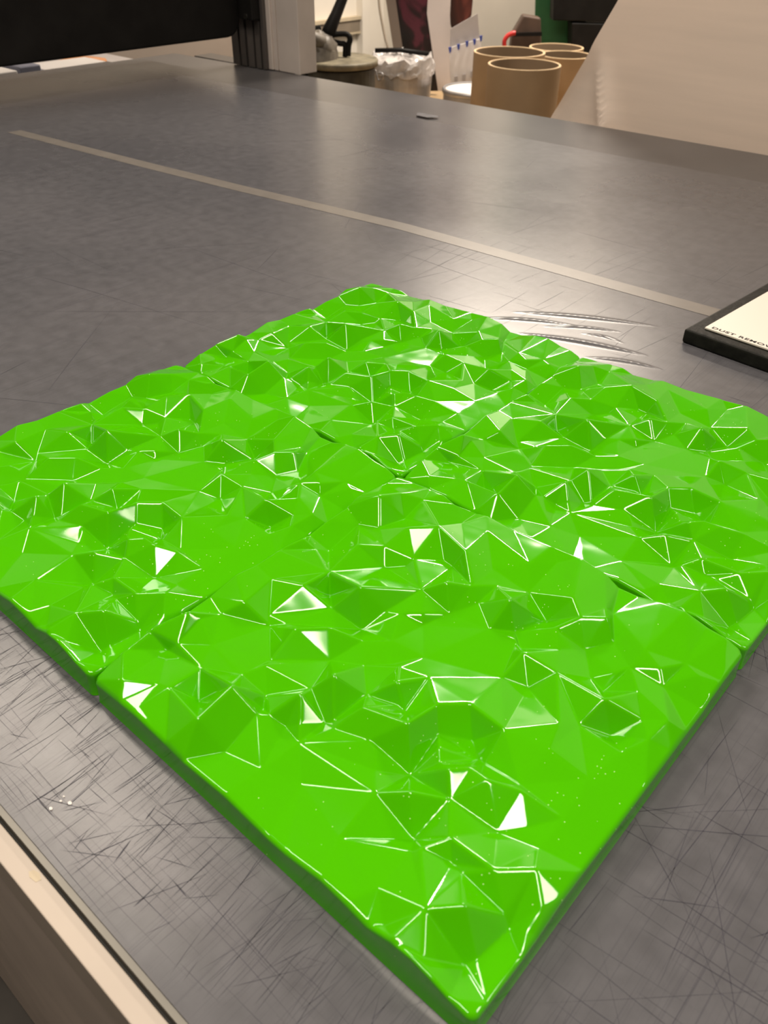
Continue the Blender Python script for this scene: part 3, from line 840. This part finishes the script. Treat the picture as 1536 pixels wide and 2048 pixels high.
# ------------------------------------------------------------------ leaning boards and prints
def slab(name, pxs, D, th, mat_, parent=None, lean=0.0, bevel=0, smooth=False):
    q = [at(x, y, D, lean) for x, y in pxs]
    return MB().prism(q, HF * th).build(name, mat_, parent, bevel=bevel)


o = slab('beige_board', [(650, -800), (703, -800), (818, 174), (798, 173)], 4.38, .018, M['boardgrey'])
tag(o, 'tall narrow beige board leaning behind the steel pail', 'board')
o = slab('printed_board', [(700, -800), (905, -800), (868, 30), (876, 182), (818, 182), (790, -10)], 4.28, .02, M['maroon'])
tag(o, 'dark maroon printed board leaning behind the steel pail', 'board')
o = slab('white_board', [(910, -800), (940, -800), (900, 30), (907, 187), (876, 181), (854, 27)], 4.16, .02, M['boardwhite'])
tag(o, 'tall white leaning board with pale pink edge beside the maroon print', 'board')
o = slab('banner', [(905, -750), (1010, -750), (943, 30), (936, 45), (903, 57), (899, 40)], 4.36, .012, M['redprint'])
tag(o, 'hanging banner printed in dark red, above the pinned white card', 'banner')
# narrow support rod of the banner keeps it upright
CD = empty('pinned_card', at(930, 170, 4.08), 'white folded card hung with a row of blue clips', 'card')
slab('upper_fold', [(901, 58), (955, 27), (959, 80), (900, 97)], 4.10, .006, M['sheetgrey'], CD)
slab('lower_sheet', [(898, 96), (959, 78), (962, 88), (957, 182), (902, 182)], 4.09, .012, M['paper'], CD)
for px, py in ((900, 100), (917, 94), (934, 88), (949, 84), (962, 77)):
    slab('clip', [(px - 3, py - 5), (px + 3, py - 6), (px + 2, py + 4), (px - 1, py + 7)], 4.075, .01, M['blue'], CD)
for px, py in ((912, 160), (928, 156), (944, 150)):
    slab('clip', [(px - 3, py - 7), (px + 3, py - 8), (px + 3, py + 5), (px - 3, py + 6)], 4.08, .008, M['sheetgrey'], CD)

# brown bag with red handle, green board, black cabinet
BG = empty('brown_bag', at(1050, 200, 4.42), 'brown case with dark strap and red handle beside the green board', 'bag')
slab('body', [(1010, 175), (1024, 70), (1047, 30), (1082, 36), (1086, 175)], 4.38, .07, M['brown'], BG, bevel=.008)
slab('strap', [(1028, 66), (1084, 64), (1084, 72), (1027, 73)], 4.365, .01, M['black'], BG)
MB().tube(spline([at(1009, 98, 4.355), at(1009, 82, 4.355), at(1015, 72, 4.355), at(1024, 67, 4.355), at(1031, 66, 4.355)]), .010, 8).build('handle', M['red'], BG, smooth=True)
o = slab('green_board', [(1085, -750), (1190, -750), (1170, 165), (1068, 165)], 4.60, .015, M['gboard'])
tag(o, 'dark green upright board behind the cardboard tubes', 'board')
KB = empty('black_cabinet', at(1200, 200, 4.3), 'black stepped cabinet standing in front of the green board', 'cabinet')
slab('upper_body', [(1125, -700), (1360, -700), (1330, 47), (1106, 41)], 4.42, .1, M['black'], KB, bevel=.004)
slab('lower_body', [(1144, 46), (1330, 52), (1330, 178), (1142, 178)], 4.42, .12, M['black'], KB, bevel=.004)

# ------------------------------------------------------------------ wall trunking and cable
y0_, y1_ = 2.9, 3.865
TK = empty('wall_trunking', (X0 + .02, 3.4, -.24), 'grey cable trunking with cream top edge on the white wall', 'trunking')
MB().box(X0, X0 + .03, y0_, y1_, -.285, -.222).build('channel', M['trunk'], TK, bevel=.003)
MB().box(X0, X0 + .04, y0_, y1_, -.222, -.205).build('top_edge', M['cream'], TK)
MB().box(X0, X0 + .034, y0_, y1_, -.296, -.285).build('bottom_edge', M['cream'], TK)
cb = [at(756, -60, 4.95), at(758, 5, 4.92), at(764, 45, 4.90), at(770, 75, 4.88), at(777, 105, 4.86), at(783, 180, 4.84)]
tag(MB().tube(spline(cb), .006, 6).build('wall_cable', M['trunk'], smooth=True), 'thin grey cable hanging down the white wall beside the trunking', 'cable')
tag(MB().box(X0, X0 + .05, 3.80, 3.87, FZ, ZC).build('trim_1', M['wall']), 'white boxed pipe casing in the wall corner', 'trim', kind='structure')

# ------------------------------------------------------------------ hanging film
FR = empty('film_roll', (.3, 1.55, FZ), 'roll of translucent white film hanging down behind the table edge', 'film')


def left_x(z):
    pts_ = [(-.85, -1.12), (-.35, -1.00), (-.025, -.815), (.113, -.716), (.224, -.655), (.5, -.53), (.9, -.40), (1.25, -.34)]
    for (z0, x0), (z1, x1) in zip(pts_[:-1], pts_[1:]):
        if z <= z1: return x0 + (x1 - x0) * (z - z0) / (z1 - z0)
    return pts_[-1][1]


fv = []; ff = []
nu, nv = 230, 150
for j in range(nv + 1):
    z = FZ + .002 + (1.25 - FZ) * j / nv
    xl = left_x(z)
    for i in range(nu + 1):
        s_ = i / nu
        x = xl + (1.45 - xl) * s_ ** 1.6
        y = 1.50 + .02 * math.sin(x * 4 + z * 2) + .02 * (z + .2) * (z > -.2)
        # lifted corner and the fold running down from it
        d = x - xl
        fold = -.69 + .10 * max(0, .12 - z) - .0 * z
        if z < .14:
            k = min(1, (.14 - z) / .16)
            y += -.035 * k * math.exp(-((x - (fold + .035 * k)) / .022) ** 2) + .05 * k * math.exp(-(d / .06) ** 2)
        y += .01 * math.sin(d * 9)
        fv.append((x, y, z))
for j in range(nv):
    for i in range(nu):
        a_ = j * (nu + 1) + i
        ff.append((a_, a_ + 1, a_ + nu + 2, a_ + nu + 1))
fo = obj('film_sheet', fv, ff, M['film'], FR, smooth=True)
sd = fo.modifiers.new('thick', 'SOLIDIFY'); sd.thickness = .0004
MB().tube([(-.4, 1.62, 1.27), (1.6, 1.62, 1.27)], .085, 28).build('roll', M['film'], FR, smooth=True)
MB().tube([(-.45, 1.62, 1.27), (1.8, 1.62, 1.27)], .025, 14).build('spindle', M['steel'], FR, smooth=True)
for x in (-.05, 1.8):
    MB().box(x - .02, x + .02, 1.66, 1.70, FZ, 1.30).build('stand_post', M['alud'], FR)
